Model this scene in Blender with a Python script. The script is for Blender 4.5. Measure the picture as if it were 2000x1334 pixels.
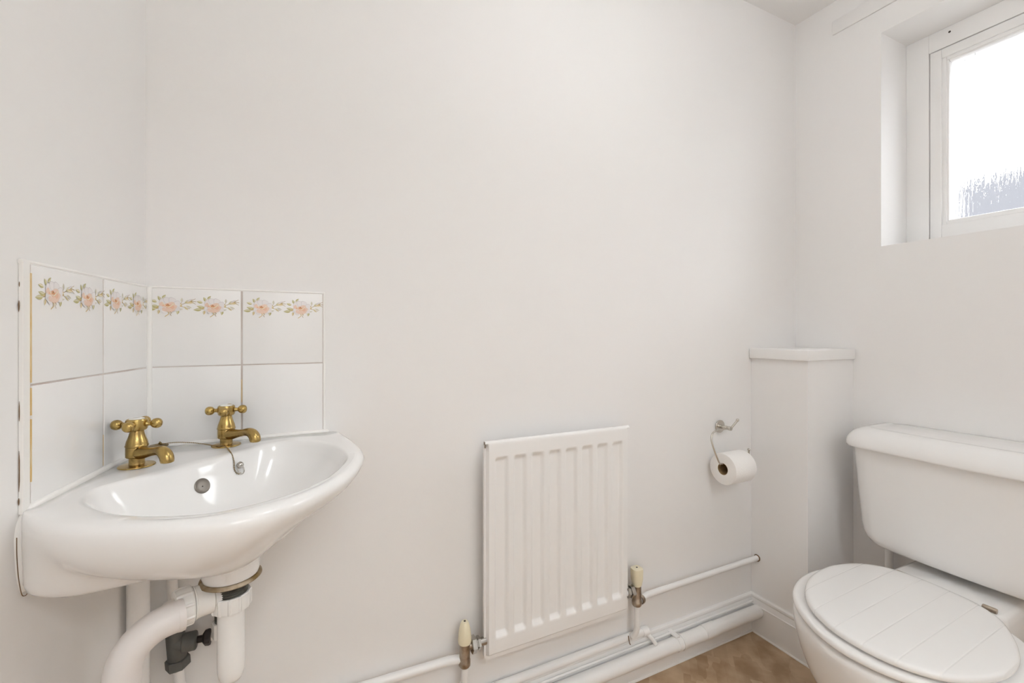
import bpy, bmesh, math, random
from mathutils import Vector, Matrix
from mathutils.bvhtree import BVHTree
random.seed(4)
sc = bpy.context.scene
C = sc.collection
for o in list(bpy.data.objects): bpy.data.objects.remove(o)

# ------------------------------------------------------------------ camera
EYE = 1.095
cam_d = bpy.data.cameras.new('camera'); cam = bpy.data.objects.new('camera', cam_d); C.objects.link(cam)
cam_d.sensor_width = 36; cam_d.lens = 36 * 870 / 2000; cam_d.shift_y = -0.008; cam_d.clip_start = 0.01
cam.location = (0, 0, EYE)
FW = Vector((.4352, .9004, 0)).normalized()
cam.rotation_euler = FW.to_track_quat('-Z', 'Y').to_euler()
sc.camera = cam
# ------------------------------------------------------------------ sky, light, exposure
sc.view_settings.view_transform = 'Standard'; sc.view_settings.look = 'None'
sc.view_settings.gamma = 1; sc.view_settings.exposure = 0.20
sc.cycles.use_denoising = True
sc.cycles.max_bounces = 12; sc.cycles.diffuse_bounces = 8; sc.cycles.glossy_bounces = 5
sc.cycles.transmission_bounces = 8; sc.cycles.transparent_max_bounces = 8
sc.cycles.caustics_refractive = True; sc.cycles.caustics_reflective = False
sc.cycles.sample_clamp_indirect = 20
W = bpy.data.worlds.new('overcast_sky'); sc.world = W; W.use_nodes = True
wn = W.node_tree.nodes; wl = W.node_tree.links
bg = wn['Background']
tc = wn.new('ShaderNodeTexCoord'); sp = wn.new('ShaderNodeSeparateXYZ'); cr = wn.new('ShaderNodeValToRGB')
wl.new(tc.outputs['Generated'], sp.inputs[0])
mp = wn.new('ShaderNodeMapRange'); mp.inputs[1].default_value = -1; mp.inputs[2].default_value = 1
wl.new(sp.outputs['Z'], mp.inputs[0]); wl.new(mp.outputs[0], cr.inputs[0])
e = cr.color_ramp.elements
e[0].position = .0; e[0].color = (.30, .30, .31, 1)
e[1].position = .46; e[1].color = (.34, .34, .36, 1)
n = cr.color_ramp.elements.new(.53); n.color = (.96, 1, 1.03, 1)
wl.new(cr.outputs[0], bg.inputs[0]); bg.inputs[1].default_value = 8.5

# ------------------------------------------------------------------ materials
def mat(name, col, rough=.5, metal=0, spec=.5, bump=0, bscale=60, var=None, vscale=8, coat=0, ao=None):
    m = bpy.data.materials.new(name); m.use_nodes = True
    nt = m.node_tree; b = nt.nodes['Principled BSDF']
    b.inputs['Base Color'].default_value = (*col, 1); b.inputs['Roughness'].default_value = rough
    b.inputs['Metallic'].default_value = metal; b.inputs['Specular IOR Level'].default_value = spec
    b.inputs['Coat Weight'].default_value = coat; b.inputs['Coat Roughness'].default_value = .05
    t = nt.nodes.new('ShaderNodeTexCoord')
    if bump:
        nz = nt.nodes.new('ShaderNodeTexNoise'); nz.inputs['Scale'].default_value = bscale; nz.inputs['Detail'].default_value = 4
        bp = nt.nodes.new('ShaderNodeBump'); bp.inputs['Strength'].default_value = bump; bp.inputs['Distance'].default_value = .002
        nt.links.new(t.outputs['Object'], nz.inputs['Vector']); nt.links.new(nz.outputs['Fac'], bp.inputs['Height'])
        nt.links.new(bp.outputs[0], b.inputs['Normal'])
    if var:
        nz = nt.nodes.new('ShaderNodeTexNoise'); nz.inputs['Scale'].default_value = vscale; nz.inputs['Detail'].default_value = 5
        r = nt.nodes.new('ShaderNodeValToRGB')
        r.color_ramp.elements[0].position = .35; r.color_ramp.elements[0].color = (*var, 1)
        r.color_ramp.elements[1].position = .65; r.color_ramp.elements[1].color = (*col, 1)
        nt.links.new(t.outputs['Object'], nz.inputs['Vector']); nt.links.new(nz.outputs['Fac'], r.inputs[0])
        nt.links.new(r.outputs[0], b.inputs['Base Color'])
    return m
M = {}
M['wall'] = mat('wall_paint', (.84, .831, .82), .62, spec=.25, bump=.06, bscale=140, var=(.84, .825, .818), vscale=1.6)
M['ceiling'] = mat('ceiling_paint', (.84, .83, .82), .7, spec=.2, bump=.06, bscale=120)
M['gloss'] = mat('gloss_trim_paint', (.85, .84, .83), .28, spec=.45, bump=.08, bscale=40)
M['pipe'] = mat('painted_pipe', (.85, .84, .83), .3, spec=.45, bump=.12, bscale=70)
M['tile'] = mat('glazed_tile', (.85, .84, .83), .09, spec=.5, bump=.03, bscale=14)
M['ceramic'] = mat('vitreous_china', (.85, .84, .83), .12, spec=.45, coat=.12)
M['seat'] = mat('seat_plastic', (.85, .84, .83), .14, spec=.5)
M['plastic'] = mat('white_plastic', (.84, .835, .82), .25, spec=.45)
M['pvc'] = mat('pvc_pipe', (.77, .735, .72), .32, spec=.4, bump=.04, bscale=60)
M['sealant'] = mat('white_sealant', (.86, .845, .82), .35, spec=.4, bump=.2, bscale=90)
M['brass'] = mat('aged_brass', (.52, .37, .13), .24, 1, bump=.12, bscale=300, var=(.38, .26, .10), vscale=45)
M['brass_dark'] = mat('tarnished_brass', (.30, .21, .08), .35, 1, bump=.2, bscale=300, var=(.16, .115, .05), vscale=60)
M['chain'] = mat('chain_brass', (.36, .27, .15), .3, 1)
M['steel'] = mat('worn_chrome', (.50, .48, .45), .22, 1, bump=.05, bscale=200)
M['nickel'] = mat('brushed_nickel', (.62, .59, .54), .22, 1)
M['valve_metal'] = mat('tarnished_valve_metal', (.50, .43, .35), .32, 1, bump=.15, bscale=200, var=(.34, .27, .21), vscale=60)
M['cream'] = mat('cream_plastic', (.82, .75, .56), .35, spec=.4)
M['dark'] = mat('dark_gap', (.035, .028, .022), .7)
M['hole'] = mat('overflow_metal', (.24, .215, .19), .38, .7)
M['green_thread'] = mat('corroded_thread', (.145, .15, .13), .5, .5, bump=.4, bscale=200, var=(.07, .065, .055), vscale=90)
M['rust'] = mat('rusty_brass_flange', (.55, .47, .36), .45, .3, var=(.20, .125, .035), vscale=40)
M['grey_valve'] = mat('grey_gunmetal', (.145, .147, .142), .5, .2, bump=.3, bscale=120, var=(.105, .107, .102), vscale=30)
M['black'] = mat('black_handle', (.03, .022, .022), .45)
M['porcelain'] = mat('tap_indice', (.80, .78, .72), .15)
M['paper'] = mat('tissue_paper', (.88, .86, .84), .85, spec=.1, bump=.35, bscale=250)
M['card'] = mat('cardboard', (.30, .20, .10), .85, spec=.1)
M['grout'] = mat('grout', (.66, .61, .58), .8, spec=.1, var=(.52, .44, .40), vscale=14)
M['ochre'] = mat('stained_grout', (.66, .44, .17), .7, spec=.1, var=(.72, .56, .33), vscale=30)
M['crack'] = mat('crack_brown', (.17, .10, .05), .9)
M['upvc'] = mat('window_frame_paint', (.85, .84, .83), .3, spec=.4)
M['lamp'] = mat('lamp_glass', (.9, .9, .88), .3)
M['fill_panel'] = mat('fill_panel_glow', (.9, .9, .88), .3)  # glow of the fill panel added in the passage
l2 = M['fill_panel'].node_tree.nodes['Principled BSDF']; l2.inputs['Emission Color'].default_value = (.955, 1, 1.02, 1); l2.inputs['Emission Strength'].default_value = 9
lb = M['lamp'].node_tree.nodes['Principled BSDF']; lb.inputs['Emission Color'].default_value = (.955, 1, 1.02, 1); lb.inputs['Emission Strength'].default_value = 18.5
for k, c in dict(petal_white=(.80, .765, .76), petal_shade=(.66, .62, .63), peach=(.80, .60, .49), peach_deep=(.79, .50, .36), coral=(.70, .33, .17),
                 leaf=(.50, .46, .22), leaf_pale=(.66, .63, .45), gold=(.66, .50, .24), twig=(.42, .29, .15), bud=(.80, .73, .55)).items():
    M[k] = mat('print_' + k, c, .12)
# vinyl floor: patchy brown
def floor_mat():
    m = bpy.data.materials.new('brown_vinyl'); m.use_nodes = True; nt = m.node_tree; b = nt.nodes['Principled BSDF']; L = nt.links
    t = nt.nodes.new('ShaderNodeTexCoord'); mpn = nt.nodes.new('ShaderNodeMapping'); mpn.inputs['Rotation'].default_value = (0, 0, .78)
    L.new(t.outputs['Object'], mpn.inputs[0])
    v = nt.nodes.new('ShaderNodeTexVoronoi'); v.distance = 'CHEBYCHEV'; v.inputs['Scale'].default_value = 26
    m2 = nt.nodes.new('ShaderNodeMapping'); m2.inputs['Scale'].default_value = (1, .35, 1); L.new(mpn.outputs[0], m2.inputs[0]); L.new(m2.outputs[0], v.inputs['Vector'])
    sx = nt.nodes.new('ShaderNodeSeparateColor'); L.new(v.outputs['Color'], sx.inputs[0])
    nz = nt.nodes.new('ShaderNodeTexNoise'); nz.inputs['Scale'].default_value = 16; nz.inputs['Detail'].default_value = 6; L.new(mpn.outputs[0], nz.inputs['Vector'])
    mx = nt.nodes.new('ShaderNodeMath'); mx.operation = 'MULTIPLY_ADD'; L.new(sx.outputs[0], mx.inputs[0]); mx.inputs[1].default_value = .3
    L.new(nz.outputs['Fac'], mx.inputs[2])
    r = nt.nodes.new('ShaderNodeValToRGB'); r.color_ramp.elements[0].position = .42; r.color_ramp.elements[0].color = (.36, .235, .135, 1)
    r.color_ramp.elements[1].position = .82; r.color_ramp.elements[1].color = (.56, .41, .27, 1)
    L.new(mx.outputs[0], r.inputs[0]); L.new(r.outputs[0], b.inputs['Base Color']); b.inputs['Roughness'].default_value = .42
    return m
M['floor'] = floor_mat()
M['render_grey'] = mat('grey_render', (.085, .085, .092), .9)
M['paving'] = mat('pale_paving', (.55, .54, .52), .9, bump=.3, bscale=20)
# lid with routed board lines
def lid_mat():
    m = mat('lid_plastic', (.85, .84, .83), .16, spec=.5); nt = m.node_tree; b = nt.nodes['Principled BSDF']; L = nt.links
    t = nt.nodes.new('ShaderNodeTexCoord'); s = nt.nodes.new('ShaderNodeSeparateXYZ'); L.new(t.outputs['Object'], s.inputs[0])
    a = nt.nodes.new('ShaderNodeMath'); a.operation = 'MULTIPLY_ADD'; sk_ = nt.nodes.new('ShaderNodeMath'); sk_.operation = 'MULTIPLY_ADD'; L.new(s.outputs['X'], sk_.inputs[0]); sk_.inputs[1].default_value = -.026; L.new(s.outputs['Y'], sk_.inputs[2]); L.new(sk_.outputs[0], a.inputs[0]); a.inputs[1].default_value = 1 / .058; a.inputs[2].default_value = 50.5 - .563 / .058
    f = nt.nodes.new('ShaderNodeMath'); f.operation = 'FRACT'; L.new(a.outputs[0], f.inputs[0])
    g = nt.nodes.new('ShaderNodeMath'); g.operation = 'SUBTRACT'; L.new(f.outputs[0], g.inputs[0]); g.inputs[1].default_value = .5
    h = nt.nodes.new('ShaderNodeMath'); h.operation = 'ABSOLUTE'; L.new(g.outputs[0], h.inputs[0])
    mr = nt.nodes.new('ShaderNodeMapRange'); mr.interpolation_type = 'SMOOTHSTEP'; mr.inputs[1].default_value = 0; mr.inputs[2].default_value = .045; L.new(h.outputs[0], mr.inputs[0])
    bp = nt.nodes.new('ShaderNodeBump'); bp.inputs['Strength'].default_value = .55; bp.inputs['Distance'].default_value = .0010
    L.new(mr.outputs[0], bp.inputs['Height']); L.new(bp.outputs[0], b.inputs['Normal'])
    return m
M['lid'] = lid_mat()
# obscured window glass: clear sheet mixed with rippled refracting surface
def glass_mat():
    m = bpy.data.materials.new('reeded_obscure_glass'); m.use_nodes = True; nt = m.node_tree; L = nt.links
    for q in list(nt.nodes): nt.nodes.remove(q)
    out = nt.nodes.new('ShaderNodeOutputMaterial'); mix = nt.nodes.new('ShaderNodeMixShader')
    tr = nt.nodes.new('ShaderNodeBsdfTransparent'); tr.inputs[0].default_value = (.96, .97, .98, 1)
    rf = nt.nodes.new('ShaderNodeBsdfRefraction'); rf.inputs['IOR'].default_value = 1.2; rf.inputs['Roughness'].default_value = .02
    gl = nt.nodes.new('ShaderNodeBsdfGlossy'); gl.inputs['Roughness'].default_value = .05
    t = nt.nodes.new('ShaderNodeTexCoord'); mpn = nt.nodes.new('ShaderNodeMapping'); mpn.inputs['Scale'].default_value = (1, 150, 14)
    L.new(t.outputs['Object'], mpn.inputs[0])
    nz = nt.nodes.new('ShaderNodeTexNoise'); nz.inputs['Scale'].default_value = 1; nz.inputs['Detail'].default_value = 3; L.new(mpn.outputs[0], nz.inputs['Vector'])
    bp = nt.nodes.new('ShaderNodeBump'); bp.inputs['Strength'].default_value = 1; bp.inputs['Distance'].default_value = .005
    L.new(nz.outputs['Fac'], bp.inputs['Height']); L.new(bp.outputs[0], rf.inputs['Normal']); L.new(bp.outputs[0], gl.inputs['Normal'])
    m1 = nt.nodes.new('ShaderNodeMixShader'); m1.inputs[0].default_value = .07; L.new(rf.outputs[0], m1.inputs[1]); L.new(gl.outputs[0], m1.inputs[2])
    mix.inputs[0].default_value = .68; L.new(tr.outputs[0], mix.inputs[1]); L.new(m1.outputs[0], mix.inputs[2]); L.new(mix.outputs[0], out.inputs[0])
    return m
M['glass'] = glass_mat()

# ------------------------------------------------------------------ helpers
def obj(name, bm, m, parent=None, smooth=True, angle=40, recalc=True):
    if recalc: bmesh.ops.recalc_face_normals(bm, faces=bm.faces)
    me = bpy.data.meshes.new(name); bm.to_mesh(me); bm.free()
    for x in (m if isinstance(m, (list, tuple)) else [m]): me.materials.append(M[x])
    if smooth:
        me.polygons.foreach_set('use_smooth', [True] * len(me.polygons))
        me.set_sharp_from_angle(angle=math.radians(angle))
    o = bpy.data.objects.new(name, me); C.objects.link(o)
    if parent:
        o.parent = parent; o.matrix_parent_inverse = parent.matrix_world.inverted() if False else Matrix.Translation(-parent.location)
    return o
def thing(name, label, cat, loc=(0, 0, 0), group=None):
    o = bpy.data.objects.new(name, None); C.objects.link(o); o.location = loc; o.empty_display_size = .05
    o['label'] = label; o['category'] = cat
    if group: o['group'] = group
    return o
def tag(o, label, cat, group=None, kind=None):
    o['label'] = label; o['category'] = cat
    if group: o['group'] = group
    if kind: o['kind'] = kind
    return o
def struct(name, bm, m, label, **k):
    o = obj(name, bm, m, **k); o['kind'] = 'structure'; o['label'] = label; return o
def box(bm, x0, x1, y0, y1, z0, z1, bev=0, seg=2):
    r = bmesh.ops.create_cube(bm, size=1)
    vs = r['verts']
    for v in vs: v.co = Vector(((x0 + x1) / 2 + v.co.x * (x1 - x0), (y0 + y1) / 2 + v.co.y * (y1 - y0), (z0 + z1) / 2 + v.co.z * (z1 - z0)))
    if bev:
        es = list({e for v in vs for e in v.link_edges})
        bmesh.ops.bevel(bm, geom=es, offset=bev, segments=seg, affect='EDGES', profile=.5)
    return bm
def smooth_path(pts, n=8, closed=False):
    P = [Vector(p) for p in pts]; out = []; N = len(P)
    rng = range(N if closed else N - 1)
    for i in rng:
        if closed: a, b, c, d = P[(i - 1) % N], P[i], P[(i + 1) % N], P[(i + 2) % N]
        else: a, b, c, d = P[max(i - 1, 0)], P[i], P[i + 1], P[min(i + 2, N - 1)]
        for j in range(n):
            t = j / n
            out.append(.5 * ((2 * b) + (c - a) * t + (2 * a - 5 * b + 4 * c - d) * t * t + (3 * b - a - 3 * c + d) * t ** 3))
    if not closed: out.append(P[-1])
    return out
def tube(bm, pts, r, seg=16, cap=True, closed=False, squash=None):
    """sweep; r number or list"""
    P = [Vector(p) for p in pts]; N = len(P); rr = r if isinstance(r, (list, tuple)) else [r] * N
    T = []
    for i in range(N):
        if closed: d = P[(i + 1) % N] - P[(i - 1) % N]
        else: d = P[min(i + 1, N - 1)] - P[max(i - 1, 0)]
        T.append(d.normalized())
    up = Vector((0, 0, 1)) if abs(T[0].z) < .9 else Vector((1, 0, 0))
    nrm = (up - T[0] * up.dot(T[0])).normalized(); rings = []
    for i in range(N):
        nrm = (nrm - T[i] * nrm.dot(T[i])).normalized(); bi = T[i].cross(nrm)
        rings.append([bm.verts.new(P[i] + (nrm * math.cos(a) + bi * math.sin(a)) * rr[i]) for a in [2 * math.pi * k / seg for k in range(seg)]])
    for i in range(N if closed else N - 1):
        a, b = rings[i], rings[(i + 1) % N]
        for k in range(seg): bm.faces.new((a[k], a[(k + 1) % seg], b[(k + 1) % seg], b[k]))
    if cap and not closed: bm.faces.new(rings[0]); bm.faces.new(rings[-1])
    return bm
def lathe(bm, prof, origin=(0, 0, 0), axis=(0, 0, 1), seg=32, closed=False, fn=None):
    """prof: list of (radius, height along axis)"""
    A = Vector(axis).normalized(); up = Vector((1, 0, 0)) if abs(A.x) < .9 else Vector((0, 1, 0))
    u = (up - A * up.dot(A)).normalized(); w = A.cross(u); O = Vector(origin); rings = []
    for i, (r, h) in enumerate(prof):
        if r < 1e-6: rings.append([bm.verts.new(O + A * h)])
        else:
            ring = []
            for k in range(seg):
                a = 2 * math.pi * k / seg; q = r * (fn(a, i) if fn else 1)
                ring.append(bm.verts.new(O + A * h + (u * math.cos(a) + w * math.sin(a)) * q))
            rings.append(ring)
    n = len(rings)
    for i in range(n if closed else n - 1):
        a, b = rings[i], rings[(i + 1) % n]
        for k in range(seg):
            k2 = (k + 1) % seg
            if len(a) == 1 and len(b) == 1: continue
            if len(a) == 1: bm.faces.new((a[0], b[k2], b[k]))
            elif len(b) == 1: bm.faces.new((a[k], a[k2], b[0]))
            else: bm.faces.new((a[k], a[k2], b[k2], b[k]))
    if not closed:
        for r in (rings[0], rings[-1]):
            if len(r) > 1: bm.faces.new(r)
    return bm
def loft(bm, rings, close_first=True, close_last=True):
    V = [[bm.verts.new(p) for p in r] for r in rings]; n = len(V[0])
    for a, b in zip(V[:-1], V[1:]):
        for k in range(n): bm.faces.new((a[k], a[(k + 1) % n], b[(k + 1) % n], b[k]))
    for f, r in ((close_first, V[0]), (close_last, V[-1])):
        if f:
            c = sum((v.co for v in r), Vector()) / n; cv = bm.verts.new(c)
            for k in range(n): bm.faces.new((r[k], r[(k + 1) % n], cv))
    return bm
def ss(a, b, x):
    t = max(0, min(1, (x - a) / (b - a))); return t * t * (3 - 2 * t)
B = bmesh.new

# ------------------------------------------------------------------ setting
FZ = .012; CZ = 2.308; YB = 1.0945; XR = 1.7707
L0 = Vector((-.2652, YB, 0)); LD = Vector((-.1467, -.9892, 0)); LN = Vector((.9892, -.1467, 0))   # left wall: corner, direction to the viewer, normal into the room
YN = -.62   # near end of the room
def leftx(y): return L0.x + (YB - y) * (-.1467 / .9892)
bm = B(); box(bm, -.75, XR + .25, YN - 1.2, YB + .12, FZ - .1, FZ); struct('floor', bm, 'floor', 'brown patterned vinyl floor')
bm = B(); box(bm, -.75, XR + .25, YN - 1.2, YB + .12, CZ, CZ + .1); struct('ceiling', bm, 'ceiling', 'white painted ceiling')
bm = B(); box(bm, -.45, XR + .2, YB, YB + .12, FZ, CZ); struct('wall_back', bm, 'wall', 'large plain off-white back wall')
bm = B()
a = L0; b = L0 + LD * ((YB - YN + .0) / .9892)
pts = [a, b, b - LN * .12, a - LN * .12]
lo = [bm.verts.new((p.x, p.y, FZ)) for p in pts]; hi = [bm.verts.new((p.x, p.y, CZ)) for p in pts]
for k in range(4): bm.faces.new((lo[k], lo[(k + 1) % 4], hi[(k + 1) % 4], hi[k]))
bm.faces.new(lo); bm.faces.new(hi); struct('wall_left', bm, 'wall', 'off-white side wall at the left', smooth=False)
# right wall with window opening
WY0, WY1, WZ0, WZ1, WT = .19, .809, 1.388, 2.1065, .235
bm = B()
box(bm, XR, XR + WT, WY1, YB, FZ, CZ); box(bm, XR, XR + WT, YN, WY0, FZ, CZ)
box(bm, XR, XR + WT, WY0, WY1, FZ, WZ0); box(bm, XR, XR + WT, WY0, WY1, WZ1, CZ)
OX = XR + WT
box(bm, OX, OX + .10, WY1 - .070, YB, FZ, CZ); box(bm, OX, OX + .10, YN, WY0 + .055, FZ, CZ); box(bm, OX, OX + .10, WY0 + .055, WY1 - .070, FZ, WZ0 + .01); box(bm, OX, OX + .10, WY0 + .055, WY1 - .070, WZ1 - .075, CZ)
struct('wall_right', bm, 'wall', 'off-white window wall at the right', smooth=False)
# near wall with the doorway the photo is taken from
bm = B(); box(bm, leftx(YN) , -.30, YN - .1, YN, FZ, CZ); box(bm, .95, XR + .05, YN - .1, YN, FZ, CZ); box(bm, -.30, .95, YN - .1, YN, 2.05, CZ)
box(bm, -.75, XR + .25, YN - 1.2, YN - 1.1, FZ, CZ); box(bm, -.85, -.70, YN - 1.2, YN - .1, FZ, CZ); box(bm, XR + .0, XR + .25, YN - 1.2, YN - .1, FZ, CZ)
struct('wall_front', bm, 'wall', 'wall with the doorway opposite the back wall and the passage behind', smooth=False)
bm = B(); box(bm, 6.0, 6.2, -6, 9, -2.5, 2.88); gw = obj('garden_wall', bm, 'render_grey', smooth=False); tag(gw, 'grey outdoor wall seen blurred through the lower part of the obscure window glass', 'wall')
bm = B(); box(bm, XR + .36, 14, -8, 10, -2.6, -2.5); struct('trim_3', bm, 'paving', 'paved ground outside')
# boxing in the corner
bm = B(); box(bm, 1.508, XR - .0005, .892, YB - .0005, FZ, 1.003); struct('trim_1', bm, 'wall', 'square painted pipe boxing in the right corner under the ledge', smooth=False)
# batten over the window
bm = B(); box(bm, XR - .007, XR, .05, .958, 2.185, 2.235, .002); struct('trim_2', bm, 'wall', 'shallow painted batten on the wall above the window')
# ceiling corner crack lines are plain joints between the walls
# skirtings
SK = [(0, .146), (.006, .146), (.0095, .143), (.0105, .138), (.0095, .133), (.0075, .1305), (.0085, .128), (.0105, .116), (.0115, .112), (.0145, .110), (.0145, .108), (.0135, .1065), (.0135, 0), (0, 0)]
def skirt(name, p0, p1, n, label, m0=0, m1=0):
    """p0->p1 along the wall, n = inward normal; m0/m1 = mitre slope at each end"""
    bm = B(); p0 = Vector(p0); p1 = Vector(p1); n = Vector(n); d = (p1 - p0).normalized()
    A = [bm.verts.new(p0 + n * q + d * q * m0 + Vector((0, 0, FZ * (1 - z / .146) + z))) for q, z in SK]
    D = [bm.verts.new(p1 + n * q - d * q * m1 + Vector((0, 0, FZ * (1 - z / .146) + z))) for q, z in SK]
    k = len(SK)
    for i in range(k): bm.faces.new((A[i], A[(i + 1) % k], D[(i + 1) % k], D[i]))
    bm.faces.new(A); bm.faces.new(D)
    o = struct(name, bm, 'gloss', label, angle=35)
    bm = B(); tube(bm, [p0 + n * .0145 + d * .0145 * m0 + Vector((0, 0, FZ + .001)), p1 + n * .0145 - d * .0145 * m1 + Vector((0, 0, FZ + .001))], .0042, 8); obj('caulk_bead', bm, 'sealant', o)
    return o
skirt('baseboard_back', (-.24, YB, 0), (1.508, YB, 0), (0, -1, 0), 'moulded white skirting along the back wall', 0, 1)
skirt('baseboard_boxing', (1.508, YB, 0), (1.508, .892, 0), (-1, 0, 0), 'moulded white skirting on the side of the boxing', 1, -1)
skirt('baseboard_boxing_front', (1.508, .892, 0), (XR, .892, 0), (0, -1, 0), 'moulded white skirting on the front of the boxing', -1, 1)
skirt('baseboard_right', (XR, .892, 0), (XR, YN, 0), (-1, 0, 0), 'moulded white skirting under the window', 1, 0)
a = L0 + LD * .01; b = L0 + LD * 1.65
skirt('baseboard_left', a, b, LN, 'moulded white skirting along the left wall', 0, 0)
# window
XF = 1.934
win = bpy.data.objects.new('window_1', None); C.objects.link(win); win.location = (XF, .5, 1.39); win['kind'] = 'structure'; win['label'] = 'white framed window with rippled obscure glass'
def frame(bm, x0, x1, y0, y1, z0, z1, w, bev=.002, wb=None):
    wb = wb or w
    box(bm, x0, x1, y1 - w, y1, z0, z1, bev); box(bm, x0, x1, y0, y0 + w, z0, z1, bev)
    box(bm, x0, x1, y0 + w, y1 - w, z1 - w, z1, bev); box(bm, x0, x1, y0 + w, y1 - w, z0, z0 + wb, bev)
bm = B(); frame(bm, XF, XF + .06, WY0, WY1, WZ0, WZ1, .0625, .0015, .02)
obj('window_frame', bm, 'upvc', win)
bm = B(); tube(bm, [(XF - .0004, .693, 2.087), (XF + .004, .693, 2.087)], .0035, 12); obj('screw_hole', bm, 'dark', win)
bm = B(); frame(bm, XF + .012, XF + .05, WY0 + .060, WY1 - .060, WZ0 + .018, WZ1 - .060, .004); obj('frame_gap', bm, 'dark', win)
SY0, SY1, SZ0, SZ1 = WY0 + .0655, WY1 - .0655, WZ0 + .021, WZ1 - .0655
bm = B(); frame(bm, XF, XF + .045, SY0, SY1, SZ0, SZ1, .030, .002, .046); frame(bm, XF + .006, XF + .04, SY0 + .028, SY1 - .028, SZ0 + .044, SZ1 - .028, .013, .0015)
sash = obj('casement_sash', bm, 'upvc', win)
bm = B(); frame(bm, XF + .0085, XF + .03, SY0 + .038, SY1 - .038, SZ0 + .053, SZ1 - .038, .0085, .003); obj('glazing_bead', bm, 'upvc', sash)
bm = B()
gy0, gy1, gz0, gz1 = SY0 + .04, SY1 - .04, SZ0 + .055, SZ1 - .04
vs = [bm.verts.new(p) for p in ((XF + .022, gy0, gz0), (XF + .022, gy1, gz0), (XF + .022, gy1, gz1), (XF + .022, gy0, gz1))]; bm.faces.new(vs)
obj('glass_pane', bm, 'glass', win, smooth=False)
bm = B(); box(bm, XR + WT + .0, XR + WT + .13, WY0 + .056, WY1 - .071, WZ0 + .01, WZ0 + .03, .003); obj('outer_sill', bm, 'gloss', win)
# paint edge bead round opening
# ------------------------------------------------------------------ ledge
bm = B()
box(bm, 1.495, XR - .0005, .884, YB - .0005, 1.0035, 1.040, .0035, 3)
ledge = obj('ledge_shelf', bm, 'gloss'); tag(ledge, 'small square white painted ledge capping the pipe boxing in the corner', 'shelf')

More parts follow.
